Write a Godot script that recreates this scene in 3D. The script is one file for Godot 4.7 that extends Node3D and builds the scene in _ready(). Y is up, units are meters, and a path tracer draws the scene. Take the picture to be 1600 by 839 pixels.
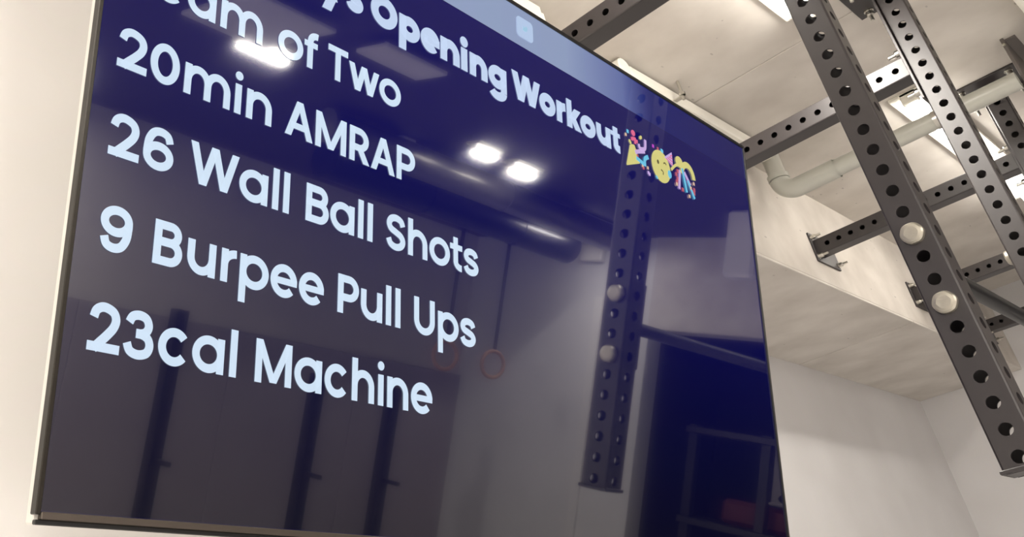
extends Node3D
# A gym corner seen from below: a tilted wall screen, a perforated steel rig, a bare concrete ceiling.
# World axes: x runs along the screen wall, y is up, z points out of that wall into the room.

const H := 1.6                 # lens height over the floor
const CEIL := 1.93 + H
const SOFFIT := 1.433 + H
const BEAM_Z := -1.29
const WALL_Z := -1.872
const RIGHT_X := 6.92
const BACK_Z := 4.1
const LEFT_X := -3.4
const RIG_Z := -0.459
const TUBE := 0.07
const RIG_Y := 1.612 + H       # centre height of the cross members

var M := {}
var used := {}

# ------------------------------------------------------------------ helpers
func tri(st: SurfaceTool, a: Vector3, b: Vector3, c: Vector3, n: Vector3) -> void:
	if (c - a).cross(b - a).dot(n) < 0.0:
		var t := b
		b = c
		c = t
	st.set_normal(n); st.add_vertex(a)
	st.set_normal(n); st.add_vertex(b)
	st.set_normal(n); st.add_vertex(c)

func tri_s(st: SurfaceTool, v: Array, ns: Array) -> void:
	var n: Vector3 = ns[0] + ns[1] + ns[2]
	var o := [0, 1, 2]
	if (v[2] - v[0]).cross(v[1] - v[0]).dot(n) < 0.0:
		o = [0, 2, 1]
	for k in o:
		st.set_normal(ns[k]); st.add_vertex(v[k])

func quad(st: SurfaceTool, a: Vector3, b: Vector3, c: Vector3, d: Vector3, n: Vector3) -> void:
	tri(st, a, b, c, n)
	tri(st, a, c, d, n)

func mb() -> SurfaceTool:
	var st := SurfaceTool.new()
	st.begin(Mesh.PRIMITIVE_TRIANGLES)
	return st

# chamfered box, centre c, full size s, in the axes of basis b
func box(st: SurfaceTool, c: Vector3, s: Vector3, ch := 0.002, b := Basis.IDENTITY) -> void:
	var h := s * 0.5
	ch = minf(ch, minf(h.x, minf(h.y, h.z)) * 0.45)
	for ax in 3:
		var u := (ax + 1) % 3
		var v := (ax + 2) % 3
		for sg in [-1.0, 1.0]:
			var n := Vector3.ZERO
			n[ax] = sg
			var p := []
			for k in [[-1, -1], [1, -1], [1, 1], [-1, 1]]:
				var q := Vector3.ZERO
				q[ax] = sg * h[ax]
				q[u] = k[0] * (h[u] - ch)
				q[v] = k[1] * (h[v] - ch)
				p.append(c + b * q)
			quad(st, p[0], p[1], p[2], p[3], b * n)
		for su in [-1.0, 1.0]:
			for sv in [-1.0, 1.0]:
				var p2 := []
				for k in [[-1, 0], [1, 0], [1, 1], [-1, 1]]:
					var q := Vector3.ZERO
					q[ax] = k[0] * (h[ax] - ch)
					q[u] = su * (h[u] - (ch if k[1] == 1 else 0.0))
					q[v] = sv * (h[v] - (0.0 if k[1] == 1 else ch))
					p2.append(c + b * q)
				var n2 := Vector3.ZERO
				n2[u] = su
				n2[v] = sv
				quad(st, p2[0], p2[1], p2[2], p2[3], (b * n2).normalized())
	for sx in [-1.0, 1.0]:
		for sy in [-1.0, 1.0]:
			for sz in [-1.0, 1.0]:
				var s3 := Vector3(sx, sy, sz)
				tri(st, c + b * (s3 * (h - Vector3(0, ch, ch))), c + b * (s3 * (h - Vector3(ch, 0, ch))), c + b * (s3 * (h - Vector3(ch, ch, 0))), (b * s3).normalized())

# solid of revolution about axis d through o; profile of [distance along d, radius]
func lathe(st: SurfaceTool, o: Vector3, d: Vector3, prof: Array, seg := 24, wob := 0.0) -> void:
	d = d.normalized()
	var u := d.cross(Vector3.UP if absf(d.y) < 0.9 else Vector3.RIGHT).normalized()
	var v := d.cross(u)
	for i in prof.size() - 1:
		var a0: float = prof[i][0]
		var r0: float = prof[i][1]
		var a1: float = prof[i + 1][0]
		var r1: float = prof[i + 1][1]
		var sl := Vector2(r0 - r1, a1 - a0)      # along-axis and outward share of the normal
		sl = sl.normalized()
		for k in seg:
			var t0 := TAU * k / seg
			var t1 := TAU * (k + 1) / seg
			var e0 := u * cos(t0) + v * sin(t0)
			var e1 := u * cos(t1) + v * sin(t1)
			var w0 := 1.0 + wob * cos(6.0 * t0)
			var w1 := 1.0 + wob * cos(6.0 * t1)
			var n0 := (e0 * sl.y + d * sl.x).normalized()
			var n1 := (e1 * sl.y + d * sl.x).normalized()
			var p := [o + d * a0 + e0 * r0 * w0, o + d * a0 + e1 * r0 * w1, o + d * a1 + e1 * r1 * w1, o + d * a1 + e0 * r1 * w0]
			if r0 > 0.0:
				tri_s(st, [p[0], p[1], p[2]], [n0, n1, n1])
			if r1 > 0.0:
				tri_s(st, [p[0], p[2], p[3]], [n0, n1, n0])

# round tube swept along points
func sweep(st: SurfaceTool, pts: Array, r: float, seg := 20) -> void:
	var rings := []
	var up := Vector3.ZERO
	for i in pts.size():
		var d: Vector3 = (pts[mini(i + 1, pts.size() - 1)] - pts[maxi(i - 1, 0)]).normalized()
		if up == Vector3.ZERO:
			up = d.cross(Vector3(0.3, 0.9, 0.21)).normalized()
		up = (up - d * up.dot(d)).normalized()
		var w := d.cross(up)
		var ring := []
		for k in seg + 1:
			var t := TAU * k / seg
			ring.append(up * cos(t) + w * sin(t))
		rings.append(ring)
	for i in pts.size() - 1:
		for k in seg:
			var a: Vector3 = pts[i]
			var c: Vector3 = pts[i + 1]
			var q := [rings[i][k], rings[i][k + 1], rings[i + 1][k + 1], rings[i + 1][k]]
			tri_s(st, [a + q[0] * r, a + q[1] * r, c + q[2] * r], [q[0], q[1], q[2]])
			tri_s(st, [a + q[0] * r, c + q[2] * r, c + q[3] * r], [q[0], q[2], q[3]])

# hollow square tube along +y from 0 to len, drilled through on the chosen faces
func drilled_tube(st: SurfaceTool, b: Basis, o: Vector3, len: float, w: float, hole: float, pitch: float, first: float, faces: Array) -> void:
	var c := 0.004
	var h := w * 0.5
	var dirs := [Vector3(-1, 0, 0), Vector3(1, 0, 0), Vector3(0, 0, -1), Vector3(0, 0, 1)]
	for f in 4:
		var n: Vector3 = dirs[f]
		var t := Vector3(0, 1, 0).cross(n)
		var half := h - c
		var y := 0.0
		if f in faces:
			var cells := []
			var yc := first
			while yc + pitch * 0.5 <= len + 0.0001:
				cells.append(yc)
				yc += pitch
			if cells.size() > 0:
				var lo: float = cells[0] - pitch * 0.5
				if lo > 0.0005:
					quad(st, o + b * (n * h - t * half), o + b * (n * h + t * half), o + b * (n * h + t * half + Vector3(0, lo, 0)), o + b * (n * h - t * half + Vector3(0, lo, 0)), b * n)
				for yy in cells:
					hole_cell(st, b, o, n * h + Vector3(0, yy, 0), n, t, half, pitch * 0.5, hole * 0.5)
				y = cells[-1] + pitch * 0.5
		if y < len - 0.0005:
			quad(st, o + b * (n * h - t * half + Vector3(0, y, 0)), o + b * (n * h + t * half + Vector3(0, y, 0)), o + b * (n * h + t * half + Vector3(0, len, 0)), o + b * (n * h - t * half + Vector3(0, len, 0)), b * n)
	for sx in [-1.0, 1.0]:
		for sz in [-1.0, 1.0]:
			var p := Vector3(sx * h, 0, sz * (h - c))
			var q := Vector3(sx * (h - c), 0, sz * h)
			var m := (p.normalized() * 0.0 + Vector3(sx, 0, sz)).normalized()
			var mid := (p + q) * 0.5 + m * 0.0012
			for e in [[p, mid, (m + Vector3(sx, 0, 0)).normalized()], [mid, q, (m + Vector3(0, 0, sz)).normalized()]]:
				quad(st, o + b * e[0], o + b * e[1], o + b * (e[1] + Vector3(0, len, 0)), o + b * (e[0] + Vector3(0, len, 0)), b * e[2])

func hole_cell(st: SurfaceTool, b: Basis, o: Vector3, at: Vector3, n: Vector3, t: Vector3, hx: float, hy: float, r: float) -> void:
	var angs := []
	for k in 20:
		angs.append(TAU * k / 20.0)
	var ca := atan2(hy, hx)
	for k in [ca, PI - ca, PI + ca, TAU - ca]:
		angs.append(k)
	angs.sort()
	var up := Vector3(0, 1, 0)
	for i in angs.size():
		var a0: float = angs[i]
		var a1: float = angs[(i + 1) % angs.size()]
		var e0 := Vector2(cos(a0), sin(a0))
		var e1 := Vector2(cos(a1), sin(a1))
		var s0 := 1.0 / maxf(absf(e0.x) / hx, absf(e0.y) / hy)
		var s1 := 1.0 / maxf(absf(e1.x) / hx, absf(e1.y) / hy)
		var i0 := t * e0.x + up * e0.y
		var i1 := t * e1.x + up * e1.y
		quad(st, o + b * (at + i0 * r), o + b * (at + i1 * r), o + b * (at + i1 * s1), o + b * (at + i0 * s0), b * n)
		var dp := -n * 0.004
		quad(st, o + b * (at + i0 * r), o + b * (at + i1 * r), o + b * (at + i1 * r + dp), o + b * (at + i0 * r + dp), b * (-(i0 + i1)).normalized())

func numbered(called: String) -> String:
	var k: int = used.get(called, -1) + 1
	used[called] = k
	return called if k == 0 else "%s_%03d" % [called, k]

# commits a shape as one named mesh
func obj(called: String, st: SurfaceTool, mat: Material, parent: Node = self) -> MeshInstance3D:
	var mi := MeshInstance3D.new()
	mi.mesh = st.commit()
	mi.material_override = mat
	mi.name = numbered(called) if parent == self else called
	parent.add_child(mi, true)
	return mi

func tag(o: Node, label: String, category: String, group := "") -> void:
	o.set_meta("label", label)
	o.set_meta("category", category)
	if group != "":
		o.set_meta("group", group)

func thing(called: String, label: String, category: String, at := Vector3.ZERO, group := "") -> Node3D:
	var o := Node3D.new()
	o.name = numbered(called)
	add_child(o)
	o.position = at
	tag(o, label, category, group)
	return o

func struct(called: String, st: SurfaceTool, mat: Material) -> MeshInstance3D:
	var o := obj(called, st, mat)
	o.set_meta("kind", "structure")
	return o

# ------------------------------------------------------------------ materials
func noise_image(size: int, seed_: int, freq: float, oct: int, lo: Color, hi: Color, kind := FastNoiseLite.TYPE_SIMPLEX_SMOOTH, power := 1.0) -> Image:
	var nz := FastNoiseLite.new()
	nz.seed = seed_
	nz.frequency = freq
	nz.noise_type = kind
	nz.fractal_octaves = oct
	var g := nz.get_seamless_image(size, size)
	var im := Image.create(size, size, false, Image.FORMAT_RGB8)
	for y in size:
		for x in size:
			im.set_pixel(x, y, lo.lerp(hi, pow(g.get_pixel(x, y).r, power)))
	return im

func tex(im: Image) -> ImageTexture:
	return ImageTexture.create_from_image(im)

func plain(c: Color, rough: float, metal := 0.0, spec := 0.5) -> StandardMaterial3D:
	var m := StandardMaterial3D.new()
	m.albedo_color = c
	m.roughness = rough
	m.metallic = metal
	m.metallic_specular = spec
	return m

func concrete(tint: Color, seed_: int) -> StandardMaterial3D:
	var m := plain(tint, 0.85, 0.0, 0.3)
	var im := noise_image(512, seed_, 0.006, 5, Color(0.88, 0.872, 0.865), Color(1, 1, 1))
	var rng := RandomNumberGenerator.new()
	rng.seed = seed_ * 7 + 3
	for k in 24:                                            # small air pits and trowel marks
		var cx := rng.randi_range(12, 500)
		var cy := rng.randi_range(8, 504)
		var len := rng.randi_range(2, 7)
		var dk := rng.randf_range(0.80, 0.93)
		for i in len:
			for j in 2:
				var px: Color = im.get_pixel((cx + i) % 512, (cy + j) % 512)
				im.set_pixel((cx + i) % 512, (cy + j) % 512, px * dk)
	m.albedo_texture = tex(im)
	var bm := noise_image(512, seed_ + 5, 0.02, 4, Color(0.3, 0.3, 0.3), Color(0.7, 0.7, 0.7))
	bm.bump_map_to_normal_map(2.0)
	m.normal_enabled = true
	m.normal_texture = tex(bm)
	m.normal_scale = 0.22
	m.uv1_triplanar = true
	m.uv1_world_triplanar = true
	m.uv1_scale = Vector3(0.75, 0.75, 0.75)
	return m

func painted(c: Color, seed_: int, rough := 0.8) -> StandardMaterial3D:
	var m := plain(c, rough, 0.0, 0.3)
	m.albedo_texture = tex(noise_image(256, seed_, 0.01, 3, Color(0.965, 0.963, 0.96), Color(1, 1, 1)))
	m.uv1_triplanar = true
	m.uv1_world_triplanar = true
	m.uv1_scale = Vector3(0.6, 0.6, 0.6)
	return m

func glow(c: Color, energy: float) -> StandardMaterial3D:
	var m := plain(Color(0.01, 0.01, 0.012), 0.05, 0.0, 0.9)
	m.emission_enabled = true
	m.emission = c
	m.emission_energy_multiplier = energy
	return m

func steel_paint(c: Color) -> StandardMaterial3D:
	var m := plain(c, 0.40, 0.0, 0.6)
	var bm := noise_image(256, 91, 0.12, 2, Color(0.4, 0.4, 0.4), Color(0.6, 0.6, 0.6))
	bm.bump_map_to_normal_map(1.0)
	m.normal_enabled = true
	m.normal_texture = tex(bm)
	m.normal_scale = 0.15
	m.uv1_triplanar = true
	m.uv1_scale = Vector3(6, 6, 6)
	return m

func make_materials() -> void:
	M.concrete = concrete(Color(0.86, 0.84, 0.81), 11)
	M.beam = concrete(Color(0.84, 0.817, 0.785), 23)
	M.wall = painted(Color(0.89, 0.88, 0.87), 5)
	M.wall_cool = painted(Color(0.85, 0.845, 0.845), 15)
	M.wall_grey = painted(Color(0.84, 0.82, 0.80), 6)
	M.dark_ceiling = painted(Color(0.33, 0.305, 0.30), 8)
	M.cladding = painted(Color(0.66, 0.63, 0.635), 9, 0.6)
	M.floor = painted(Color(0.865, 0.86, 0.86), 10, 0.6)
	M.rig = steel_paint(Color(0.165, 0.145, 0.147))
	M.black = plain(Color(0.035, 0.033, 0.035), 0.4)
	M.zinc = plain(Color(0.80, 0.79, 0.76), 0.28, 1.0)
	M.brushed = plain(Color(0.70, 0.68, 0.63), 0.42, 0.9)
	var br := noise_image(128, 77, 0.05, 3, Color(0.3, 0.3, 0.3), Color(0.7, 0.7, 0.7))
	br.bump_map_to_normal_map(3.0)
	M.brushed.normal_enabled = true
	M.brushed.normal_texture = tex(br)
	M.brushed.normal_scale = 0.5
	M.brushed.uv1_triplanar = true
	M.brushed.uv1_scale = Vector3(4, 40, 8)
	M.sheet = plain(Color(0.43, 0.405, 0.39), 0.45)
	M.pvc = plain(Color(0.70, 0.70, 0.665), 0.32)
	M.white_pvc = plain(Color(0.93, 0.92, 0.88), 0.4)
	M.shell = plain(Color(0.86, 0.85, 0.82), 0.4)
	M.bezel = plain(Color(0.02, 0.02, 0.02), 0.35)
	M.bezel_side = plain(Color(0.16, 0.145, 0.12), 0.3, 0.4)
	M.trim = plain(Color(0.42, 0.39, 0.36), 0.3, 0.85)
	M.wood = plain(Color(0.72, 0.55, 0.38), 0.5)
	M.strap = plain(Color(0.05, 0.05, 0.06), 0.8)
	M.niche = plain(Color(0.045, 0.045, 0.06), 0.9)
	M.red_mat = plain(Color(0.34, 0.13, 0.10), 0.7)
	M.duct = plain(Color(0.20, 0.20, 0.21), 0.30, 0.8)
	M.galv = plain(Color(0.55, 0.54, 0.52), 0.35, 0.7)
	var lm := plain(Color(0.95, 0.95, 0.93), 0.5)
	lm.emission_enabled = true
	lm.emission = Color(1.0, 0.975, 0.94)
	lm.emission_energy_multiplier = 20.0
	M.lamp = lm
	# the screen: glossy panel whose picture is a deep blue page, darker towards its foot
	var scr := plain(Color(0.006, 0.006, 0.008), 0.06, 0.0, 1.0)
	scr.clearcoat_enabled = true
	scr.clearcoat = 1.0
	scr.clearcoat_roughness = 0.012
	scr.emission_enabled = true
	scr.emission = Color(0, 0, 0)
	scr.emission_energy_multiplier = 1.0
	var gr := Gradient.new()
	gr.set_color(0, Color(0.052, 0.046, 0.36))
	gr.set_color(1, Color(0.025, 0.027, 0.115))
	gr.add_point(0.4, Color(0.05, 0.048, 0.31))
	gr.add_point(0.7, Color(0.03, 0.032, 0.21))
	var gt := GradientTexture2D.new()
	gt.gradient = gr
	gt.width = 8
	gt.height = 256
	gt.fill_from = Vector2(0, 0)
	gt.fill_to = Vector2(0, 1)
	scr.emission_texture = tex(gt.get_image())
	M.screen = scr
	var hd := scr.duplicate()
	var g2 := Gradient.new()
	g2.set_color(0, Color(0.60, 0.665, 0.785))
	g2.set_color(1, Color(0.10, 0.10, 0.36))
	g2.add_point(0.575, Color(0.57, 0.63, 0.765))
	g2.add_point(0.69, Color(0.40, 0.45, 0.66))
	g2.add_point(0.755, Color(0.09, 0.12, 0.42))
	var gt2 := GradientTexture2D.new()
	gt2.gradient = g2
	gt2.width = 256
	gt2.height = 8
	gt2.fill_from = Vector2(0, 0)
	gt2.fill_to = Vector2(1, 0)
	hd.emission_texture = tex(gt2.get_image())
	M.header = hd
	M.text = glow(Color(0.81, 0.885, 0.96), 1.0)
	M.text_bold = glow(Color(0.76, 0.83, 0.94), 1.0)
	M.icon = glow(Color(0.70, 0.78, 0.90), 1.0)
	M.icon_mark = glow(Color(0.62, 0.78, 0.88), 1.0)

# ------------------------------------------------------------------ camera, light
func make_camera() -> void:
	var cam := Camera3D.new()
	cam.name = "camera"
	var f := 1545.2945
	var near := 0.05
	cam.projection = Camera3D.PROJECTION_FRUSTUM
	cam.keep_aspect = Camera3D.KEEP_HEIGHT
	cam.near = near
	cam.far = 60.0
	cam.size = 839.0 / f * near
	cam.frustum_offset = Vector2((800.0 - 500.82) / f * near, -(419.5 - 354.09) / f * near)
	add_child(cam)
	cam.transform = Transform3D(Basis(Vector3(0.7461, -0.1358, 0.6518), Vector3(-0.2211, 0.8729, 0.4349), Vector3(-0.6281, -0.4686, 0.6213)).orthonormalized(), Vector3(0, H, 0))
	cam.current = true

func make_environment() -> void:
	var env := Environment.new()
	env.background_mode = Environment.BG_COLOR
	env.background_color = Color(0.02, 0.02, 0.02)
	env.tonemap_mode = Environment.TONE_MAPPER_LINEAR
	env.tonemap_exposure = 1.0
	env.sdfgi_enabled = true
	env.ssao_enabled = true
	env.ssil_enabled = true
	var we := WorldEnvironment.new()
	we.name = "world_environment"
	we.environment = env
	add_child(we)

# ceiling fitting: body, glowing diffuser and the light it gives
func lamp(x: float, z: float, lx: float, lz: float, power: float, label: String) -> void:
	var o := thing("ceiling_lamp", label, "lamp", Vector3(x, CEIL, z), "ceiling lamps")
	var r := lz * 0.19
	var st := mb()
	box(st, Vector3(0, -0.008, 0), Vector3(lx, 0.016, lz), 0.003)
	for e in [-1.0, 1.0]:
		box(st, Vector3(e * (lx * 0.5 - 0.012), -0.026, 0), Vector3(0.024, 0.05, r * 2.3), 0.004)
	obj("housing", st, M.white_pvc, o)
	st = mb()
	lathe(st, Vector3(-lx * 0.5 + 0.024, -0.036, 0), Vector3.RIGHT, [[0.0, r], [lx - 0.048, r]], 24)
	obj("tube", st, M.lamp, o)
	var l := AreaLight3D.new()
	l.name = "light"
	l.area_size = Vector2(lx - 0.05, r * 2.0)
	l.light_energy = power
	l.light_color = Color(1.0, 0.975, 0.94)
	l.area_range = 14.0
	l.area_attenuation = 2.0
	l.shadow_enabled = true
	o.add_child(l)
	l.position = Vector3(0, -0.036 - r - 0.004, 0)
	l.rotation_degrees = Vector3(-90, 0, 0)

# ------------------------------------------------------------------ lettering
var pen: SurfaceTool
const PZ := 0.0009

func pt(v: Vector2) -> Vector3:
	return Vector3(v.x, v.y, PZ)

func face(a: Vector2, b: Vector2, c: Vector2) -> void:
	tri(pen, pt(a), pt(b), pt(c), Vector3(0, 0, 1))

func face4(a: Vector2, b: Vector2, c: Vector2, d: Vector2) -> void:
	face(a, b, c)
	face(a, c, d)

func rib(p: Array, s: float, closed := false) -> void:
	var n := p.size()
	var L := []
	var R := []
	for i in n:
		var a: Vector2 = p[(i - 1 + n) % n] if closed else p[maxi(i - 1, 0)]
		var c: Vector2 = p[(i + 1) % n] if closed else p[mini(i + 1, n - 1)]
		var d := (c - a).normalized()
		var nn := Vector2(-d.y, d.x) * s * 0.5
		L.append(p[i] + nn)
		R.append(p[i] - nn)
	for i in (n if closed else n - 1):
		var j := (i + 1) % n
		face4(L[i], L[j], R[j], R[i])

func arc(cx: float, cy: float, rx: float, ry: float, a0: float, a1: float, n := 22) -> Array:
	var r := []
	for k in n + 1:
		var t := deg_to_rad(lerpf(a0, a1, float(k) / n))
		r.append(Vector2(cx + rx * cos(t), cy + ry * sin(t)))
	return r

func ring2(cx: float, cy: float, rx: float, ry: float, s: float) -> void:
	var r := arc(cx, cy, rx, ry, 0, 360, 44)
	r.pop_back()
	rib(r, s, true)

func disc(cx: float, cy: float, rx: float, ry: float) -> void:
	var r := arc(cx, cy, rx, ry, 0, 360, 24)
	for k in 24:
		face(Vector2(cx, cy), r[k], r[k + 1])

func rect(x0: float, y0: float, x1: float, y1: float) -> void:
	face4(Vector2(x0, y0), Vector2(x1, y0), Vector2(x1, y1), Vector2(x0, y1))

# a slanted stem cut level at both ends; w is its level width
func slant(x0: float, y0: float, x1: float, y1: float, w: float) -> void:
	face4(Vector2(x0 - w / 2, y0), Vector2(x0 + w / 2, y0), Vector2(x1 + w / 2, y1), Vector2(x1 - w / 2, y1))

func smooth(p: Array, n := 7) -> Array:
	var r := []
	for i in p.size() - 1:
		var a: Vector2 = p[maxi(i - 1, 0)]
		var b: Vector2 = p[i]
		var c: Vector2 = p[i + 1]
		var d: Vector2 = p[mini(i + 2, p.size() - 1)]
		for k in n:
			r.append(b.cubic_interpolate(c, a, d, float(k) / n))
	r.append(p[-1])
	return r

# unit points of a curve fitted between the stroke's centre limits of a glyph box
func fit(x: float, y: float, w: float, h: float, s: float, p: Array) -> Array:
	var r := []
	for q in p:
		r.append(Vector2(x + s / 2 + q[0] * (w - s), y + s / 2 + q[1] * (h - s)))
	return smooth(r)

func glyph(ch: String, x: float, y: float, w: float, s: float) -> void:
	var X := 0.0425
	var C := 0.0532
	var A := 0.0567
	var D := 0.0195
	var h := s / 2
	var oy := 0.0006
	var rx := w / 2 - h
	match ch:
		"o":
			ring2(x + w / 2, y + X / 2, rx, X / 2 - h + oy, s)
		"O":
			ring2(x + w / 2, y + C / 2, rx, C / 2 - h + oy, s)
		"0":
			ring2(x + w / 2, y + C / 2, rx, C / 2 - h + oy, s)
		"a", "d", "g", "p":
			var bx := (w - h) / 2.0 - h * 0.5
			var cx := (x + h + bx) if ch != "p" else (x + w - h - bx)
			ring2(cx, y + X / 2, bx, X / 2 - h + oy, s)
			if ch == "p":
				rect(x, y - D, x + s, y + X - 0.0008)
			elif ch == "a":
				rect(x + w - s, y, x + w, y + X - 0.0008)
			elif ch == "d":
				rect(x + w - s, y, x + w, y + A)
			else:
				rect(x + w - s, y - 0.004, x + w, y + X - 0.0008)
				rib(arc(x + w / 2, y - 0.004, rx, 0.0185 - h, 0, -158), s)
		"e":
			var ry := X / 2 - h + oy
			rib(arc(x + w / 2, y + X / 2, rx, ry, 0, 318, 40), s)
			rect(x + h, y + X / 2 - s * 0.44, x + w - 0.0002, y + X / 2 + s * 0.40)
		"c":
			rib(arc(x + w / 2, y + X / 2, rx, X / 2 - h + oy, 38, 322, 36), s)
		"n", "h":
			rect(x, y, x + s, y + (A if ch == "h" else X - 0.0008))
			var ay := minf(rx * 1.05, X * 0.5)
			rib(arc(x + w / 2, y + X - h - ay, rx, ay, 180, 0), s)
			rect(x + w - s, y, x + w, y + X - h - ay + 0.0004)
		"m":
			rect(x, y, x + s, y + X - 0.0008)
			var r2 := (w - s) / 4.0
			for k in 2:
				var c0 := x + h + r2 * (1 + 2 * k)
				rib(arc(c0, y + X - h - r2 * 1.15, r2, r2 * 1.15, 180, 0), s)
				rect(c0 + r2 - h, y, c0 + r2 + h, y + X - h - r2 * 1.15 + 0.0004)
		"u":
			var by := minf(rx * 1.05, X * 0.5)
			rect(x + w - s, y, x + w, y + X - 0.0008)
			rib(arc(x + w / 2, y + h + by, rx, by, 180, 360), s)
			rect(x, y + h + by - 0.0004, x + s, y + X - 0.0008)
		"r":
			rect(x, y, x + s, y + X - 0.0008)
			rib(arc(x + w - 0.001, y + X - h - 0.0148, w - h - 0.001, 0.0148, 180, 90, 14), s)
		"i":
			rect(x, y, x + s, y + X - 0.0008)
			disc(x + h, y + 0.0535, s * 0.60, s * 0.60)
		"l":
			rect(x, y, x + s, y + A)
		"f":
			var fx := x + w * 0.24
			rect(fx, y, fx + s, y + A - 0.013)
			rib(arc(fx + s / 2 + 0.0115, y + A - h - 0.0095, 0.0115, 0.0108, 180, 78, 12), s)
			rect(x, y + X - 0.0098, x + w, y + X - 0.0008)
		"t":
			var tx := x + w * 0.27
			rect(tx, y + 0.012, tx + s, y + C - 0.0005)
			rib(arc(tx + s / 2 + 0.0125, y + 0.0138, 0.0125, 0.0138 - h, 180, 268, 12), s)
			rect(tx + s / 2 + 0.0115, y, x + w * 0.94, y + s)
			rect(x, y + X - 0.0098, x + w, y + X - 0.0008)
		"s", "S":
			var hh := X if ch == "s" else C
			rib(fit(x, y - oy, w, hh + 2 * oy, s, [[0.97, 0.76], [0.84, 0.93], [0.5, 1.0], [0.17, 0.93], [0.04, 0.76], [0.16, 0.60], [0.5, 0.51], [0.84, 0.41], [0.98, 0.24], [0.84, 0.07], [0.5, 0.0], [0.15, 0.07], [0.0, 0.25]]), s)
		"2":
			rib(fit(x, y, w, C + oy, s, [[0.02, 0.72], [0.10, 0.90], [0.32, 1.0], [0.58, 0.99], [0.83, 0.90], [0.93, 0.73], [0.86, 0.54], [0.66, 0.35], [0.36, 0.12], [0.12, -0.06]]), s)
			rect(x + w * 0.02, y, x + w, y + s * 0.98)
		"3":
			rib(fit(x, y - oy, w, C + 2 * oy, s, [[0.03, 0.78], [0.16, 0.94], [0.46, 1.0], [0.77, 0.94], [0.90, 0.76], [0.80, 0.60], [0.58, 0.535], [0.36, 0.53]]), s)
			rib(fit(x, y - oy, w, C + 2 * oy, s, [[0.36, 0.53], [0.66, 0.52], [0.91, 0.43], [1.0, 0.25], [0.87, 0.07], [0.5, 0.0], [0.15, 0.07], [0.0, 0.26]]), s)
		"6":
			ring2(x + w / 2, y + C * 0.325, rx, C * 0.325 - h + oy, s)
			rib(fit(x, y, w, C + oy, s, [[0.96, 0.73], [0.84, 0.93], [0.54, 1.0], [0.24, 0.93], [0.05, 0.70], [0.0, 0.42], [0.0, 0.28]]), s)
		"9":
			ring2(x + w / 2, y + C * 0.675, rx, C * 0.325 - h + oy, s)
			rib(fit(x, y - oy, w, C + oy, s, [[0.04, 0.27], [0.16, 0.07], [0.46, 0.0], [0.76, 0.07], [0.95, 0.30], [1.0, 0.58], [1.0, 0.72]]), s)
		"A":
			var sw := s * 1.06
			slant(x + sw / 2, y, x + w / 2, y + C, sw)
			slant(x + w - sw / 2, y, x + w / 2, y + C, sw)
			rect(x + w * 0.2, y + C * 0.22, x + w * 0.8, y + C * 0.22 + s * 0.9)
		"M":
			rect(x, y, x + s, y + C)
			rect(x + w - s, y, x + w, y + C)
			slant(x + s * 0.5, y + C, x + w / 2, y + C * 0.04, s * 1.02)
			slant(x + w - s * 0.5, y + C, x + w / 2, y + C * 0.04, s * 1.02)
		"W", "w":
			var hw := C if ch == "W" else X - 0.0008
			var ww := s * 1.06
			var q := (w - ww) / 4.0
			var x0 := x + ww / 2
			slant(x0, y + hw, x0 + q, y, ww)
			slant(x0 + 2 * q, y + hw, x0 + q, y, ww)
			slant(x0 + 2 * q, y + hw, x0 + 3 * q, y, ww)
			slant(x0 + 4 * q, y + hw, x0 + 3 * q, y, ww)
		"y":
			slant(x + s * 0.55, y + X, x + w * 0.5, y, s * 1.1)
			slant(x + w - s * 0.55, y + X, x + w * 0.24, y - D, s * 1.1)
		"k":
			rect(x, y, x + s, y + A)
			slant(x + w - s * 0.72, y + X, x + s * 0.9, y + X * 0.42, s * 1.25)
			slant(x + w - s * 0.66, y, x + s * 1.05, y + X * 0.58, s * 1.25)
		"B":
			rect(x, y, x + s, y + C)
			for k in 2:
				var yb := y + h if k == 0 else y + C * 0.53
				var yt := y + C * 0.53 if k == 0 else y + C - h
				var r3 := (yt - yb) / 2.0
				var xr := x + w - h - (0.0 if k == 0 else 0.0022)
				rib(arc(xr - r3 * 1.05, (yb + yt) / 2, r3 * 1.05, r3, -90, 90), s)
				rect(x, yb - h, xr - r3 * 1.05 + 0.0002, yb + h)
				rect(x, yt - h, xr - r3 * 1.05 + 0.0002, yt + h)
		"P", "R":
			rect(x, y, x + s, y + C)
			var yb2 := y + C * 0.42
			var yt2 := y + C - h
			var r4 := (yt2 - yb2) / 2.0
			var xr2 := x + w - h - (0.0 if ch == "P" else 0.002)
			rib(arc(xr2 - r4 * 1.05, (yb2 + yt2) / 2, r4 * 1.05, r4, -90, 90), s)
			rect(x, yb2 - h, xr2 - r4 * 1.05 + 0.0002, yb2 + h)
			rect(x, yt2 - h, xr2 - r4 * 1.05 + 0.0002, yt2 + h)
			if ch == "R":
				slant(x + w - s * 0.6, y, x + w * 0.5, y + C * 0.42, s * 1.2)
		"U":
			rib(arc(x + w / 2, y + h + rx * 0.98 - oy, rx, rx * 0.98, 180, 360), s)
			rect(x, y + h + rx * 0.98 - 0.001, x + s, y + C)
			rect(x + w - s, y + h + rx * 0.98 - 0.001, x + w, y + C)
		"T":
			rect(x, y + C - s * 0.95, x + w, y + C)
			rect(x + w / 2 - h, y, x + w / 2 + h, y + C)

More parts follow.
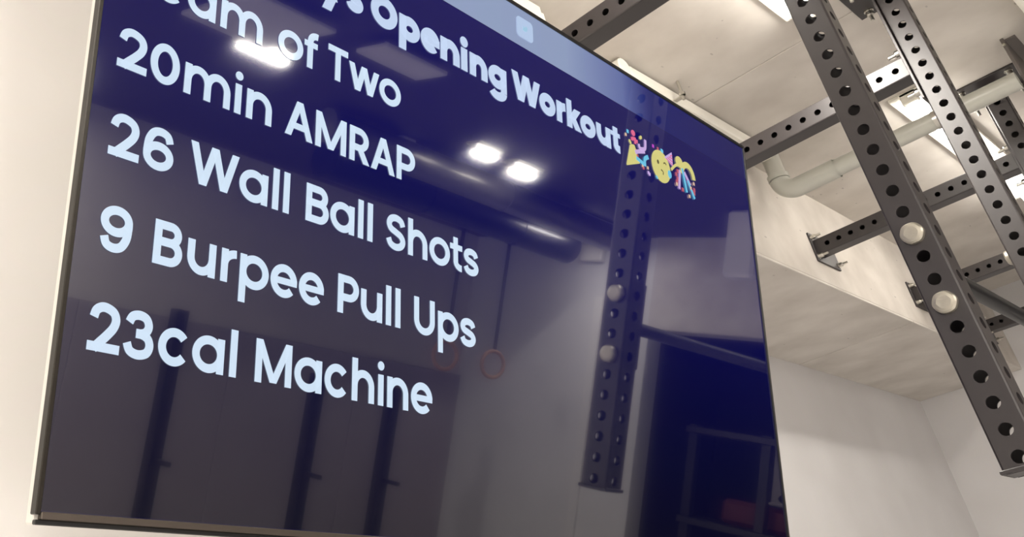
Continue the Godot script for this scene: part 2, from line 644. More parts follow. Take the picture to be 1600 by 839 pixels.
func text_line(called: String, base: float, s: float, list: Array, mat: Material, parent: Node) -> void:
	# one mesh per word: a gap wider than the letter spacing starts the next
	pen = mb()
	var last := -1.0
	for g in list:
		if last >= 0.0 and g[1] - last > 0.013:
			obj(called, pen, mat, parent)
			pen = mb()
		glyph(g[0], g[1] + 0.0006, base, g[2] - (0.0012 if g[2] > 0.02 else 0.0), s)
		last = g[1] + g[2]
	obj(called, pen, mat, parent)

func blob(list: Array) -> void:               # a filled outline
	var c := Vector2.ZERO
	for q in list:
		c += Vector2(q[0], q[1])
	c /= list.size()
	for k in list.size():
		var a: Array = list[k]
		var b: Array = list[(k + 1) % list.size()]
		face(c, Vector2(a[0], a[1]), Vector2(b[0], b[1]))

# little square confetti, each a piece of its own
func bits(list: Array, s: float, called: String, m: Material, z: float, parent: Node) -> void:
	for q in list:
		pen = mb()
		rect(q[0] - s / 2, q[1] - s / 2, q[0] + s / 2, q[1] + s / 2)
		obj(called, pen, m, parent).position.z = z

# ------------------------------------------------------------------ the television
func make_television() -> void:
	var o := thing("television", "large flat screen tilted down from the wall, listing a workout in pale letters", "television", Vector3(0.459, 0.2447 + H, -0.9021))
	var U := Vector3(0.9996, -0.0235, -0.0144)
	var V := Vector3(0.0261, 0.9738, 0.2258)
	o.basis = Basis(U, V, U.cross(V)).orthonormalized()
	var w := 1.673
	var t := 0.937
	var st := mb()
	box(st, Vector3(w / 2, t / 2 - 0.0045, -0.0115), Vector3(w - 0.001, t + 0.0095, 0.015), 0.0015)
	box(st, Vector3(w / 2, t * 0.42, -0.045), Vector3(w * 0.7, t * 0.6, 0.058), 0.012)
	obj("back_case", st, M.shell, o)
	st = mb()                                                # bezel rails
	box(st, Vector3(0.0025, t / 2, -0.003), Vector3(0.006, t, 0.012), 0.001)
	obj("side_bezel", st, M.bezel_side, o)
	st = mb()
	box(st, Vector3(w - 0.002, t / 2, -0.003), Vector3(0.005, t, 0.012), 0.001)
	obj("side_bezel", st, M.bezel, o)
	st = mb()
	box(st, Vector3(w / 2, t - 0.0035, -0.003), Vector3(w, 0.007, 0.012), 0.001)
	obj("top_bezel", st, M.bezel, o)
	st = mb()
	box(st, Vector3(w / 2, -0.0072, 0.0), Vector3(w, 0.0050, 0.007), 0.001)
	obj("bottom_bezel", st, M.bezel, o)
	st = mb()
	box(st, Vector3(w / 2, -0.0009, -0.002), Vector3(w - 0.012, 0.0078, 0.011), 0.001)
	var tr := obj("bottom_trim", st, M.trim, o)
	tr.set_meta("label", "brushed metal strip under the picture")
	# picture
	st = mb()
	var x0 := 0.0055
	var x1 := w - 0.0045
	var y0 := 0.003
	var y1 := 0.930
	var hb := 0.8535
	panel(st, x0, y0, x1, hb, 0.0)
	var scr := obj("screen", st, M.screen, o)
	st = mb()
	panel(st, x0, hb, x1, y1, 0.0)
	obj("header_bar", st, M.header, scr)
	pen = mb()
	var rr := []
	for q in [[0.8475, 0.9045, 0], [0.8165, 0.9045, 90], [0.8165, 0.8805, 180], [0.8475, 0.8805, 270]]:
		for k in 7:
			var a := deg_to_rad(q[2] + 15.0 * k)
			rr.append([q[0] + 0.0085 * cos(a), q[1] + 0.0085 * sin(a)])
	blob(rr)
	obj("app_icon", pen, M.icon, scr)
	pen = mb()
	blob([[0.8245, 0.8885], [0.8300, 0.8870], [0.8370, 0.8890], [0.8395, 0.8950], [0.8385, 0.8985], [0.8340, 0.8995], [0.8310, 0.8950], [0.8255, 0.8975], [0.8265, 0.8930]])
	var mk := obj("icon_mark", pen, M.icon_mark, scr)
	mk.position.z = 0.0004
	var s := 0.0104
	text_line("title_word", 0.7425, 0.0163, [["T", 0.132, 0.047], ["o", 0.176, 0.0497], ["d", 0.229, 0.0505], ["a", 0.285, 0.0505], ["y", 0.343, 0.0470], ["s", 0.3915, 0.0370], ["O", 0.4428, 0.0594], ["p", 0.5048, 0.0488], ["e", 0.5540, 0.0465], ["n", 0.6012, 0.0488], ["i", 0.6522, 0.0187], ["n", 0.6742, 0.0478], ["g", 0.7230, 0.0507], ["W", 0.7873, 0.0835], ["o", 0.8662, 0.0497], ["r", 0.9185, 0.0300], ["k", 0.9502, 0.0478], ["o", 0.9932, 0.0510], ["u", 1.0463, 0.0495], ["t", 1.0952, 0.0345]], M.text_bold, scr)
	text_line("body_word", 0.6168, s, [["T", 0.030, 0.0395], ["e", 0.0700, 0.0448], ["a", 0.1193, 0.0457], ["m", 0.1716, 0.0712], ["o", 0.2683, 0.0464], ["f", 0.3152, 0.0258], ["T", 0.3602, 0.0398], ["w", 0.4011, 0.0632], ["o", 0.4638, 0.0474]], M.text, scr)
	text_line("body_word", 0.5052, s, [["2", 0.0302, 0.0425], ["0", 0.0753, 0.0433], ["m", 0.1250, 0.0720], ["i", 0.2030, s], ["n", 0.2220, 0.0436], ["A", 0.2879, 0.0506], ["M", 0.3420, 0.0590], ["R", 0.4063, 0.0410], ["A", 0.4493, 0.0503], ["P", 0.5023, 0.0409]], M.text, scr)
	text_line("body_word", 0.3937, s, [["2", 0.0317, 0.0425], ["6", 0.0778, 0.0433], ["W", 0.1428, 0.0755], ["a", 0.2189, 0.0473], ["l", 0.2728, s], ["l", 0.2910, s], ["B", 0.3302, 0.0424], ["a", 0.3739, 0.0467], ["l", 0.4264, s], ["l", 0.4448, s], ["S", 0.4819, 0.0417], ["h", 0.5276, 0.0427], ["o", 0.5735, 0.0473], ["t", 0.6203, 0.0293], ["s", 0.6511, 0.0372]], M.text, scr)
	text_line("body_word", 0.2816, s, [["9", 0.0335, 0.0423], ["B", 0.1037, 0.0411], ["u", 0.1505, 0.0425], ["r", 0.1998, 0.0249], ["p", 0.2281, 0.0470], ["e", 0.2769, 0.0451], ["e", 0.3240, 0.0446], ["P", 0.3922, 0.0402], ["u", 0.4351, 0.0425], ["l", 0.4836, s], ["l", 0.5024, s], ["U", 0.5409, 0.0451], ["p", 0.5918, 0.0470], ["s", 0.6409, 0.0376]], M.text, scr)
	text_line("body_word", 0.1694, s, [["2", 0.0331, 0.0415], ["3", 0.0767, 0.0405], ["c", 0.1219, 0.0440], ["a", 0.1682, 0.0468], ["l", 0.2221, s], ["M", 0.2606, 0.0588], ["a", 0.3228, 0.0473], ["c", 0.3737, 0.0440], ["h", 0.4220, 0.0425], ["i", 0.4706, s], ["n", 0.4880, 0.0428], ["e", 0.5350, 0.0452]], M.text, scr)
	make_emoji(scr)

func panel(st: SurfaceTool, x0: float, y0: float, x1: float, y1: float, z: float) -> void:
	var c := [[x0, y0, 0, 1], [x1, y0, 1, 1], [x1, y1, 1, 0], [x0, y1, 0, 0]]
	for k in [0, 2, 1, 0, 3, 2]:
		st.set_normal(Vector3(0, 0, 1))
		st.set_uv(Vector2(c[k][2], c[k][3]))
		st.add_vertex(Vector3(c[k][0], c[k][1], z))

func make_emoji(scr: Node) -> void:
	var yel := glow(Color(0.83, 0.80, 0.50), 1.0)
	var pink := glow(Color(0.86, 0.40, 0.55), 1.0)
	var lav := glow(Color(0.77, 0.66, 0.86), 1.0)
	var cyan := glow(Color(0.42, 0.75, 0.88), 1.0)
	var red := glow(Color(0.72, 0.36, 0.42), 1.0)
	var tan := glow(Color(0.85, 0.72, 0.62), 1.0)
	var ink := glow(Color(0.36, 0.33, 0.22), 1.0)
	var mag := glow(Color(0.75, 0.30, 0.75), 1.0)
	var pop := func(called: String, m: Material, z: float) -> void:
		var q := obj(called, pen, m, scr)
		q.position.z = z
	# party popper
	pen = mb()
	blob([[1.1690, 0.7768], [1.1640, 0.7745], [1.1466, 0.7283], [1.1480, 0.7258], [1.1960, 0.7440], [1.1977, 0.7475], [1.1820, 0.7789], [1.1760, 0.7795]])
	pop.call("popper_cone", yel, 0.0)
	bits([[1.2053, 0.8029], [1.2090, 0.8055], [1.1644, 0.7828], [1.1670, 0.7800]], 0.0065, "confetti", yel, 0.0002, scr)
	pen = mb()
	disc(1.1797, 0.8050, 0.0075, 0.0065)
	pop.call("popper_ball", pink, 0.0002)
	bits([[1.1845, 0.7935], [1.1790, 0.7925], [1.1850, 0.7865], [1.1910, 0.7905], [1.1735, 0.7905]], 0.0075, "confetti", pink, 0.0003, scr)
	pen = mb()
	rib(smooth([Vector2(1.1977, 0.7873), Vector2(1.2000, 0.7800), Vector2(1.2080, 0.7790), Vector2(1.2210, 0.7850), Vector2(1.2242, 0.8048)]), 0.0085)
	pop.call("popper_streamer", lav, 0.0004)
	pen = mb()
	rib(smooth([Vector2(1.1818, 0.7639), Vector2(1.1957, 0.7700), Vector2(1.2188, 0.7770)]), 0.0085)
	pop.call("popper_streamer", lav, 0.0004)
	bits([[1.2274, 0.7342], [1.2310, 0.7320]], 0.007, "confetti", lav, 0.0002, scr)
	pen = mb()
	rib(smooth([Vector2(1.1840, 0.7528), Vector2(1.2000, 0.7500), Vector2(1.2130, 0.7470)]), 0.0085)
	pop.call("popper_streamer", cyan, 0.0006)
	pen = mb()
	rib(smooth([Vector2(1.2148, 0.7440), Vector2(1.2167, 0.7600), Vector2(1.2307, 0.7690)]), 0.0095)
	pop.call("popper_streamer", cyan, 0.0007)
	bits([[1.1597, 0.8023]], 0.0075, "confetti", cyan, 0.0, scr)
	bits([[1.2095, 0.7388], [1.1900, 0.7585], [1.2724, 0.8010], [1.1880, 0.7690]], 0.0065, "confetti", red, 0.0003, scr)
	bits([[1.1513, 0.7924], [1.2262, 0.7440], [1.2070, 0.7425]], 0.0065, "confetti", tan, 0.0003, scr)
	bits([[1.2547, 0.8012]], 0.0072, "confetti", mag, 0.0, scr)
	# partying face
	pen = mb()
	disc(1.2800, 0.7640, 0.0365, 0.0355)
	pop.call("party_face", yel, 0.0)
	pen = mb()
	disc(1.2686, 0.7708, 0.0042, 0.0048)
	pop.call("face_eye", ink, 0.0002)
	pen = mb()
	rib(smooth([Vector2(1.2905, 0.7735), Vector2(1.2960, 0.7765), Vector2(1.3015, 0.7735)]), 0.003)
	pop.call("face_eye", ink, 0.0002)
	pen = mb()
	rib(smooth([Vector2(1.2780, 0.7565), Vector2(1.2860, 0.7535), Vector2(1.2850, 0.7470)]), 0.003)
	pop.call("face_mouth", ink, 0.0002)
	pen = mb()
	blob([[1.2960, 0.7900], [1.3290, 0.7780], [1.3285, 0.8110]])
	pop.call("party_hat", lav, 0.0003)
	for k in 4:
		pen = mb()
		rib([Vector2(1.3020 + 0.006 * k, 0.7890 + 0.0035 * k), Vector2(1.3290, 0.7810 + 0.0075 * k)], 0.0024)
		pop.call("hat_stripe", pink, 0.0005)
	bits([[1.2896, 0.8005], [1.2870, 0.8015]], 0.0075, "confetti", cyan, 0.0004, scr)
	pen = mb()
	disc(1.3120, 0.7560, 0.0075, 0.0090)
	pop.call("face_cheek", cyan, 0.0004)
	bits([[1.2600, 0.7330], [1.2575, 0.7350]], 0.005, "confetti", cyan, 0.0004, scr)
	pen = mb()
	rib(smooth([Vector2(1.3200, 0.7690), Vector2(1.3420, 0.7860), Vector2(1.3744, 0.7965)]), 0.0065)
	pop.call("party_horn", yel, 0.0005)
	pen = mb()
	disc(1.3560, 0.7975, 0.0150, 0.0125)
	pop.call("dancer_head", yel, 0.0006)
	pen = mb()
	rib(arc(1.3890, 0.7730, 0.0245, 0.0270, 178, 0, 18), 0.014)
	pop.call("dancer_head", yel, 0.0007)
	bits([[1.3470, 0.7740], [1.3400, 0.7650], [1.3440, 0.7560], [1.3400, 0.7480], [1.3620, 0.7370], [1.4115, 0.7505], [1.4100, 0.7420], [1.4020, 0.7440]], 0.0085, "dancer_clothing", red, 0.0004, scr)
	for q in [[lav, 0.0006, 1.3560, 0.7790, 1.3467, 0.7340], [lav, 0.0006, 1.3740, 0.7800, 1.3960, 0.7560], [cyan, 0.0008, 1.3660, 0.7860, 1.3782, 0.7350], [cyan, 0.0009, 1.3850, 0.7640, 1.4090, 0.7290]]:
		pen = mb()
		rib([Vector2(q[2], q[3]), Vector2(q[4], q[5])], 0.0085)
		pop.call("dancer_clothing", q[0], q[1])
	bits([[1.3375, 0.7420], [1.4108, 0.7640], [1.3869, 0.7290], [1.3960, 0.7500]], 0.0075, "confetti", tan, 0.0010, scr)

# ------------------------------------------------------------------ rig
func bolt_at(p: Vector3, d: Vector3, r: float, parent: Node, nut := false) -> void:
	var st := mb()
	if nut:
		lathe(st, p, d, [[0.0, r * 1.25], [0.003, r * 1.25], [0.003, 0.0]], 24)
		lathe(st, p, d, [[0.003, r], [0.017, r], [0.020, r * 0.85], [0.020, 0.0]], 6)
		lathe(st, p, d, [[0.020, r * 0.5], [0.040, r * 0.5], [0.042, r * 0.4], [0.042, 0.0]], 12)
		obj("nut", st, M.zinc, parent)
	else:
		lathe(st, p, d, [[0.0, r * 1.02], [0.003, r * 1.04], [0.009, r], [0.0125, r * 0.86], [0.0135, r * 0.6], [0.0135, 0.0]], 36, 0.02)
		obj("bolt", st, M.brushed, parent)

func rig_post(x: float, bottom: float, first: float, label: String, extra: Callable) -> Node3D:
	var o := thing("rig_post", label, "rig post", Vector3(x + TUBE / 2, bottom, RIG_Z), "hanging posts of the black steel rig")
	var len := CEIL - 0.008 - bottom
	var st := mb()
	drilled_tube(st, Basis.IDENTITY, Vector3.ZERO, len, TUBE, 0.0245, 0.05, first, [0, 1, 2, 3])
	obj("tube", st, M.rig, o)
	st = mb()
	box(st, Vector3(0, -0.004, 0), Vector3(TUBE + 0.008, 0.008, TUBE + 0.008), 0.002)
	obj("end_cap", st, M.rig, o)
	st = mb()
	box(st, Vector3(0, len + 0.003, 0), Vector3(0.24, 0.008, 0.24), 0.001)
	obj("ceiling_plate", st, M.rig, o)
	for sx in [-1, 1]:
		for sz in [-1, 1]:
			bolt_at(Vector3(0.085 * sx, len - 0.001, 0.085 * sz), Vector3.DOWN, 0.012, o, true)
	extra.call(o, bottom)
	return o

func cross_member(x: float, label: String) -> void:
	var z0 := BEAM_Z + 0.008
	var z1 := RIG_Z - TUBE / 2 - 0.008
	var o := thing("rig_crossbar", label, "rig crossbar", Vector3(x + TUBE / 2, RIG_Y, z0), "crossbars between the rig and the concrete beam")
	var st := mb()
	# local y of the tube runs along the room's +z
	var b := Basis(Vector3(1, 0, 0), Vector3(0, 0, 1), Vector3(0, -1, 0))
	drilled_tube(st, b, Vector3.ZERO, z1 - z0, TUBE, 0.0205, 0.05, 0.049, [0, 1])
	obj("tube", st, M.rig, o)
	st = mb()
	box(st, Vector3(0.055, 0, -0.004), Vector3(0.23, 0.135, 0.008), 0.001)
	obj("flange_plate", st, M.rig, o)
	for sx in [-0.045, 0.155]:
		for sy in [-0.045, 0.045]:
			bolt_at(Vector3(sx, sy, 0.0), Vector3.BACK, 0.010, o, true)
	st = mb()
	box(st, Vector3(0, 0.09, z1 - z0 + 0.004), Vector3(0.082, 0.43, 0.008), 0.001)
	obj("flange_plate", st, M.rig, o)
	for sy in [-0.075, 0.075]:
		bolt_at(Vector3(0.015, sy, z1 - z0), Vector3.FORWARD, 0.013, o, true)

func make_rig() -> void:
	var b1 := 0.2815 + H
	rig_post(2.112, b1, 0.016, "dark steel post with two big silver bolts, nearest the screen", func(o: Node3D, bottom: float) -> void:
		bolt_at(Vector3(-TUBE / 2, 0.747 + H - bottom, 0), Vector3.LEFT, 0.0215, o)
		bolt_at(Vector3(-TUBE / 2, 0.597 + H - bottom, 0), Vector3.LEFT, 0.0215, o))
	rig_post(3.148, 0.2815 + H, 0.016, "grey-lit steel post behind the post with the silver bolts", func(o: Node3D, bottom: float) -> void:
		bolt_at(Vector3(0.0, 0.955 + H - bottom, -TUBE / 2), Vector3.FORWARD, 0.02, o))
	rig_post(4.225, 0.2815 + H, 0.016, "steel post at the right edge, furthest from the screen", func(_o: Node3D, _b: float) -> void: pass)
	cross_member(2.070, "drilled steel crossbar rising above the top edge of the screen")
	cross_member(3.143, "drilled steel crossbar meeting the upper right corner of the screen")
	cross_member(4.245, "drilled steel crossbar with its flange plate on the pale concrete beam beside the screen")
	cross_member(5.375, "drilled steel crossbar with its flange plate half hidden by the bolted post")
	cross_member(6.42, "short drilled steel crossbar seen below the dark pull-up bar")
	# pull-up bar between the first two posts
	var o := thing("pull_up_bar", "dark round pull-up bar leaving the bolted post to the right", "pull-up bar", Vector3(2.112 + TUBE, 0.676 + H, RIG_Z))
	var st := mb()
	lathe(st, Vector3(0.006, 0, 0), Vector3.RIGHT, [[0.0, 0.0], [0.0, 0.0165], [3.148 - 2.112 - TUBE - 0.012, 0.0165], [3.148 - 2.112 - TUBE - 0.012, 0.0]], 28)
	obj("bar", st, M.black, o)
	for e in [0.003, 3.148 - 2.112 - TUBE - 0.003]:
		st = mb()
		box(st, Vector3(e, 0, 0), Vector3(0.006, 0.21, 0.068), 0.001)
		obj("end_plate", st, M.rig, o)

# ------------------------------------------------------------------ pipes on the ceiling
func make_pipes() -> void:
	# grey waste pipe: drops from the ceiling, turns, runs out along the room
	var o := thing("drain_pipe", "grey plastic pipe with an elbow near the concrete beam", "pipe", Vector3(3.9, 1.745 + H, 0))
	var r := 0.034
	var st := mb()
	sweep(st, [Vector3(0, 0, -1.10), Vector3(0, 0, -0.336)], r, 28)
	obj("run", st, M.pvc, o)
	st = mb()
	var p := []
	for k in 13:
		var t := deg_to_rad(90.0 * k / 12.0)
		p.append(Vector3(0, 0.058 - 0.058 * cos(t), -1.15 - 0.058 * sin(t)))
	p.push_front(Vector3(0, 0, -0.99))
	sweep(st, p, r + 0.005, 28)
	obj("elbow", st, M.pvc, o)
	st = mb()
	sweep(st, [Vector3(0, 0.05, -1.208), Vector3(0, CEIL - 1.745 - H - 0.001, -1.208)], r, 28)
	obj("riser", st, M.pvc, o)
	st = mb()
	lathe(st, Vector3(0, 0.062, -1.208), Vector3.UP, [[0.0, r], [0.0, r + 0.008], [0.022, r + 0.008], [0.024, r]], 28)
	obj("collar", st, M.pvc, o)
	for z in [-0.62]:
		st = mb()
		lathe(st, Vector3(0, 0, z), Vector3.BACK, [[0.0, r], [0.0, r + 0.003], [0.025, r + 0.003], [0.025, r]], 24)
		sweep(st, [Vector3(0, r, z + 0.012), Vector3(0, CEIL - 1.745 - H, z + 0.012)], 0.005, 10)
		obj("clamp", st, M.zinc, o)
	# white cable trunking along the ceiling just over the screen
	o = thing("cable_trunking", "white cable trunking under the ceiling along the top edge of the screen", "cable trunking", Vector3(0, 0, 0))
	st = mb()
	box(st, Vector3(3.30, CEIL - 0.034, -1.1945), Vector3(1.04, 0.050, 0.049), 0.006)
	obj("duct", st, M.white_pvc, o)
	st = mb()
	lathe(st, Vector3(2.74, CEIL - 0.036, -1.1945), Vector3(0, 0, 1), [[-0.026, 0.0], [-0.026, 0.036], [0.024, 0.036], [0.028, 0.031], [0.028, 0.0]], 28)
	obj("round_cover", st, M.white_pvc, o)
	st = mb()
	box(st, Vector3(3.05, CEIL - 0.064, -1.152), Vector3(0.024, 0.004, 0.036), 0.001)
	lathe(st, Vector3(3.045, CEIL - 0.063, -1.135), Vector3.UP, [[0.0, 0.012], [0.010, 0.012], [0.010, 0.0]], 6)
	lathe(st, Vector3(3.045, CEIL - 0.08, -1.135), Vector3.UP, [[0.0, 0.0], [0.0, 0.0055], [0.079, 0.0055]], 10)
	var hg := obj("threaded_hanger", st, M.zinc, o)
	hg.set_meta("label", "zinc threaded rod with nut and washer")
	st = mb()
	box(st, Vector3(2.02, CEIL - 0.045, -1.1945), Vector3(0.50, 0.09, 0.075), 0.006)
	box(st, Vector3(2.278, CEIL - 0.055, -1.185), Vector3(0.012, 0.07, 0.05), 0.003)
	var jb := obj("junction_box", st, M.white_pvc, self)
	tag(jb, "white box on the ceiling at the top middle, just above the screen", "junction box")
	# panel hanging from the ceiling at the right
	o = thing("hanging_panel", "thin steel panel hanging from the ceiling at the top right", "panel", Vector3(5.39, CEIL, -0.322))
	st = mb()
	box(st, Vector3(0, -0.17, 0), Vector3(2.94, 0.34, 0.012), 0.002)
	obj("sheet", st, M.sheet, o)
	st = mb()
	box(st, Vector3(0, -0.003, 0.02), Vector3(2.9, 0.006, 0.04), 0.001)
	obj("top_rail", st, M.sheet, o)
	bolt_at(Vector3(-1.47, -0.03, 0.0), Vector3.LEFT, 0.005, o)
	# pale ribbed hose along the ceiling
	st = mb()
	var prof := [[0.0, 0.0]]
	for k in 150:
		prof.append([k * 0.02, 0.085])
		prof.append([k * 0.02 + 0.010, 0.079])
	prof.append([3.0, 0.0])
	lathe(st, Vector3(3.0, CEIL - 0.086, -0.125), Vector3.RIGHT, prof, 20)
	var hs := obj("ribbed_hose", st, M.white_pvc)
	tag(hs, "pale ribbed hose on the ceiling in the upper right corner", "hose")

# ------------------------------------------------------------------ room
func make_room() -> void:
	# ceiling: cast slabs with open joints between the formwork boards
	var st := mb()
	box(st, Vector3(1.75, CEIL + 0.16, -0.85), Vector3(10.7, 0.30, 2.3), 0.0)
	var ce := struct("ceiling", st, M.concrete)
	var xs := [-3.5, -0.30, 1.47, 3.236, 5.006, 7.05]
	for k in 5:
		st = mb()
		var a: float = xs[k]
		var b: float = xs[k + 1]
		box(st, Vector3((a + b) / 2, CEIL + 0.0055, -0.80), Vector3(b - a - 0.005, 0.011, 2.2), 0.002)
		obj("slab_board", st, M.concrete, ce)
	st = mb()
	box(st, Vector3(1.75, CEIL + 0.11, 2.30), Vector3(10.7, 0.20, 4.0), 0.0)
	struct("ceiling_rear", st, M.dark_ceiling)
	# dropped beam
	st = mb()
	box(st, Vector3(1.75, (CEIL + SOFFIT) / 2 + 0.012, (BEAM_Z + WALL_Z) / 2 - 0.012), Vector3(10.7, CEIL - SOFFIT - 0.005, BEAM_Z - WALL_Z - 0.02), 0.0)
	var be := struct("concrete_beam", st, M.beam)
	var bx := [-3.5, -0.36, 1.50, 3.34, 5.20, 6.92]
	for k in 5:
		st = mb()
		var a2: float = bx[k]
		var b2: float = bx[k + 1]
		box(st, Vector3((a2 + b2) / 2, SOFFIT + 0.006, (BEAM_Z + WALL_Z) / 2), Vector3(b2 - a2 - 0.009, 0.012, BEAM_Z - WALL_Z), 0.002)
		obj("soffit_board", st, M.concrete, be)
	st = mb()
	box(st, Vector3(1.75, (CEIL + SOFFIT) / 2 + 0.006, BEAM_Z - 0.006), Vector3(10.7, CEIL - SOFFIT - 0.012, 0.012), 0.0015)
	obj("face_board", st, M.beam, be)
	# walls
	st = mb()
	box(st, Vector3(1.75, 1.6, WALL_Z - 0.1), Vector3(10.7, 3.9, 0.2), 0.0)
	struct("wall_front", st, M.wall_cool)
	st = mb()
	box(st, Vector3(-0.95, CEIL / 2, (WALL_Z - 1.05) / 2 - 0.001), Vector3(5.1, CEIL, -1.05 - WALL_Z), 0.004)
	struct("wall_pier", st, M.wall)
	# right wall with the dark opening of a store
	var o0 := 0.35
	var o1 := 2.28
	var ot := 1.215 + H
	st = mb()
	box(st, Vector3(RIGHT_X + 0.1, 1.6, (WALL_Z + o0) / 2 - 0.1), Vector3(0.2, 3.9, o0 - WALL_Z + 0.2), 0.003)
	box(st, Vector3(RIGHT_X + 0.1, 1.6, (BACK_Z + o1) / 2 + 0.1), Vector3(0.2, 3.9, BACK_Z - o1 + 0.2), 0.003)
	struct("wall_right", st, M.wall_cool)
	st = mb()
	box(st, Vector3(RIGHT_X + 0.09, (ot + CEIL) / 2 + 0.1, (o0 + o1) / 2), Vector3(0.24, CEIL - ot + 0.2, o1 - o0), 0.006)
	struct("lintel", st, M.beam)
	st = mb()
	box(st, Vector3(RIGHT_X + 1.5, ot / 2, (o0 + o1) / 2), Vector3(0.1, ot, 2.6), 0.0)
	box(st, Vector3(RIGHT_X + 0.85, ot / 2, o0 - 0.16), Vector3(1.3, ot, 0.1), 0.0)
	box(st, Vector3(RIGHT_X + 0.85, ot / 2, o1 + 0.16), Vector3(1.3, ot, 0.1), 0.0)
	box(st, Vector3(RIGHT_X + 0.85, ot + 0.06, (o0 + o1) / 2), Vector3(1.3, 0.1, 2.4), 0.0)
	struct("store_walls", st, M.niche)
	st = mb()
	box(st, Vector3(RIGHT_X - 0.012, (1.45 + H) / 2, 2.74), Vector3(0.03, 1.45 + H, 0.075), 0.003)
	struct("trim_1", st, M.wall)
	st = mb()
	box(st, Vector3(1.75, 1.6, BACK_Z + 0.1), Vector3(10.7, 3.9, 0.2), 0.0)
	var wb := struct("wall_back", st, M.wall_grey)
	for k in 8:                                              # dark cladding boards along its foot
		st = mb()
		box(st, Vector3(-2.75 + 1.292 * k, (0.66 + H) / 2, BACK_Z - 0.012), Vector3(1.288, 0.66 + H, 0.024), 0.003)
		obj("cladding_board", st, M.cladding, wb)
	st = mb()
	box(st, Vector3(LEFT_X - 0.1, 1.6, 1.1), Vector3(0.2, 3.9, 6.2), 0.0)
	struct("wall_left", st, M.wall)
	st = mb()
	box(st, Vector3(2.4, -0.1, 1.1), Vector3(12.2, 0.2, 6.4), 0.0)
	struct("floor", st, M.floor)

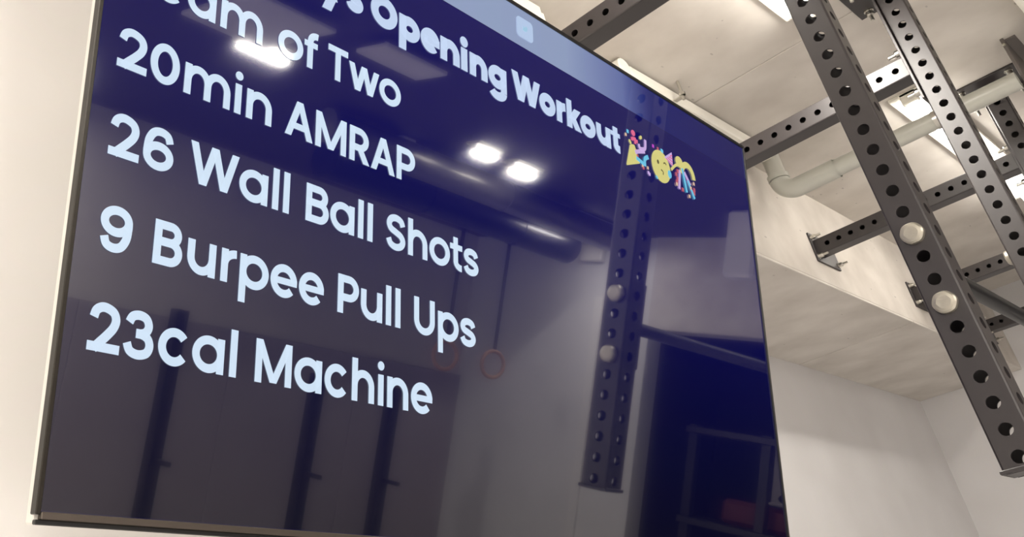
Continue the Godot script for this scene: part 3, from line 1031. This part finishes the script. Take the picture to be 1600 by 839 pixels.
# ------------------------------------------------------------------ what only the screen mirrors
func make_room_things() -> void:
	var lab := ["wooden gym ring on a dark strap, the right one of the reflected pair", "wooden gym ring on a dark strap, the left one of the reflected pair"]
	var k := 0
	for q in [[6.0, 0.745], [5.45, 0.735]]:
		var o := thing("gym_ring", lab[k], "gym ring", Vector3(q[0], CEIL, 3.0), "gym rings hanging from the ceiling")
		k += 1
		var st := mb()
		var pts := []
		for i in 41:
			var t := TAU * i / 40.0
			pts.append(Vector3(0.10 * sin(t) * 0.94, q[1] + H - CEIL + 0.10 * cos(t), 0.10 * sin(t) * -0.3))
		sweep(st, pts, 0.015, 12)
		obj("ring", st, M.wood, o)
		st = mb()
		var len: float = CEIL - (q[1] + H) - 0.085
		box(st, Vector3(0, -len / 2, 0), Vector3(0.036, len, 0.008), 0.001)
		obj("strap", st, M.strap, o)
		st = mb()
		box(st, Vector3(0, -0.19, 0.006), Vector3(0.05, 0.06, 0.016), 0.003)
		obj("buckle", st, M.zinc, o)
	k = 0
	for q in [[3.50, 0.70], [4.76, 0.45], [5.55, 0.45]]:
		var o2 := thing("storage_upright", ["dark upright by the back wall, leftmost in the reflection", "dark upright by the back wall, middle one in the reflection", "dark upright by the back wall, nearest the gym rings in the reflection"][k], "upright", Vector3(q[0], 0, 3.55), "dark uprights along the back wall")
		k += 1
		var st2 := mb()
		box(st2, Vector3(0, (q[1] + H) / 2, 0), Vector3(0.09, q[1] + H, 0.09), 0.004)
		obj("post", st2, M.black, o2)
		st2 = mb()
		box(st2, Vector3(0, 0.005, 0), Vector3(0.22, 0.01, 0.22), 0.002)
		obj("foot_plate", st2, M.black, o2)
		for y in [0.7, 1.35]:
			st2 = mb()
			box(st2, Vector3(0.0, y, -0.12), Vector3(0.03, 0.03, 0.16), 0.003)
			obj("peg", st2, M.black, o2)
	# round duct
	var st3 := mb()
	lathe(st3, Vector3(3.8, 1.745 + H, 2.75), Vector3.RIGHT, [[0.0, 0.0], [0.0, 0.125], [0.9, 0.125], [0.9, 0.13], [0.93, 0.13], [0.93, 0.125], [1.9, 0.125], [1.9, 0.13], [1.93, 0.13], [1.93, 0.125], [2.6, 0.125], [2.62, 0.11], [2.62, 0.0]], 32)
	tag(obj("round_duct", st3, M.duct), "dark round air duct under the ceiling by the gym rings", "duct")
	st3 = mb()
	lathe(st3, Vector3(3.4, 1.80 + H, 2.32), Vector3.RIGHT, [[0.0, 0.0], [0.0, 0.10], [1.6, 0.10], [1.6, 0.105], [1.63, 0.105], [1.63, 0.10], [2.9, 0.10], [2.9, 0.0]], 32)
	tag(obj("metal_duct", st3, M.galv), "galvanised round duct along the ceiling behind the two short lamps", "duct")
	for q in [[2.32, 1.58, 0.46, 0.52, "larger pale board under the rear ceiling, beside the short lamp"], [2.95, 1.31, 0.40, 0.20, "smaller pale board under the rear ceiling, above the floor middle"]]:
		st3 = mb()
		box(st3, Vector3(q[0], CEIL - 0.055, q[1]), Vector3(q[2], 0.02, q[3]), 0.004)
		for e in [-0.3, 0.3]:
			lathe(st3, Vector3(q[0] + q[2] * e, CEIL - 0.046, q[1]), Vector3.UP, [[0.0, 0.004], [0.046, 0.004]], 8)
		tag(obj("ceiling_board", st3, M.wall), q[4], "board", "pale boards under the rear ceiling")
	# boxed drop from the ceiling by the right wall
	st3 = mb()
	box(st3, Vector3(6.08, CEIL - 0.22, 1.18), Vector3(0.16, 0.44, 0.20), 0.02)
	tag(obj("boxed_drop", st3, M.wall), "pale boxed pipe hanging from the ceiling by the dark opening", "pipe box")
	st3 = mb()
	box(st3, Vector3(RIGHT_X - 0.05, 1.80 + H, 2.83), Vector3(0.07, 0.14, 0.20), 0.01)
	tag(obj("wall_box", st3, M.white_pvc), "small white box high on the right wall beside the pale trim", "wall box")
	# rack and mat inside the store
	var r := thing("storage_rack", "dark steel rack inside the dark opening", "rack", Vector3(7.3, 0, 1.35))
	for z in [-0.62, 0.10, 0.66]:
		st3 = mb()
		box(st3, Vector3(0, 1.08, z), Vector3(0.07, 2.16, 0.07), 0.004)
		obj("post", st3, M.black, r)
	for y in [0.75, 1.45, 2.12]:
		st3 = mb()
		box(st3, Vector3(0.12, y, 0.02), Vector3(0.4, 0.05, 1.36), 0.004)
		obj("shelf", st3, M.black, r)
	st3 = mb()
	box(st3, Vector3(7.50, 1.45 + 0.118, 1.3), Vector3(0.22, 0.18, 1.0), 0.03)
	tag(obj("rolled_mat", st3, M.red_mat), "reddish mat lying on the rack in the dark opening", "mat")

func _ready() -> void:
	make_camera()
	make_environment()
	make_materials()
	lamp(2.40, -0.67, 1.32, 0.13, 3.2, "long ceiling lamp between the screen and the first post")
	lamp(4.74, -0.67, 1.58, 0.14, 0.5, "long ceiling lamp glaring between the first two posts")
	lamp(2.60, 1.90, 0.34, 0.11, 0.4, "short ceiling lamp mirrored at the upper left of the screen")
	lamp(4.36, 1.97, 0.24, 0.10, 0.4, "short ceiling lamp mirrored at the screen's middle, left of two")
	lamp(4.77, 2.00, 0.26, 0.13, 0.4, "short ceiling lamp mirrored at the screen's middle, right of two")
	lamp(4.09, 2.38, 0.12, 0.08, 0.1, "tiny ceiling lamp mirrored over the end of the second line of letters")
	lamp(6.20, 2.42, 0.50, 0.12, 3.0, "ceiling lamp by the pale trim of the store opening")
	lamp(2.30, 3.45, 0.24, 0.10, 3.0, "short ceiling lamp mirrored at the left edge of the screen")
	lamp(-0.75, 0.30, 1.22, 0.13, 1.4, "unseen long lamp above the viewer, added to light the left wall")  # added out of view, brightens the wall left of the screen
	lamp(-2.3, 0.9, 1.22, 0.13, 3.0, "unseen long lamp near the left wall, added as fill light")  # unseen fill, added to light the left of the room
	lamp(0.7, 3.10, 1.22, 0.13, 18.0, "unseen long lamp by the back wall, added to brighten it")  # no known fitting here; added to lift the back wall and floor
	lamp(-1.7, 3.10, 1.22, 0.13, 15.0, "unseen long lamp in the far left corner, added for bounced light")  # added out of sight for more bounce onto the ceiling
	make_room()
	make_television()
	make_rig()
	make_pipes()
	make_room_things()
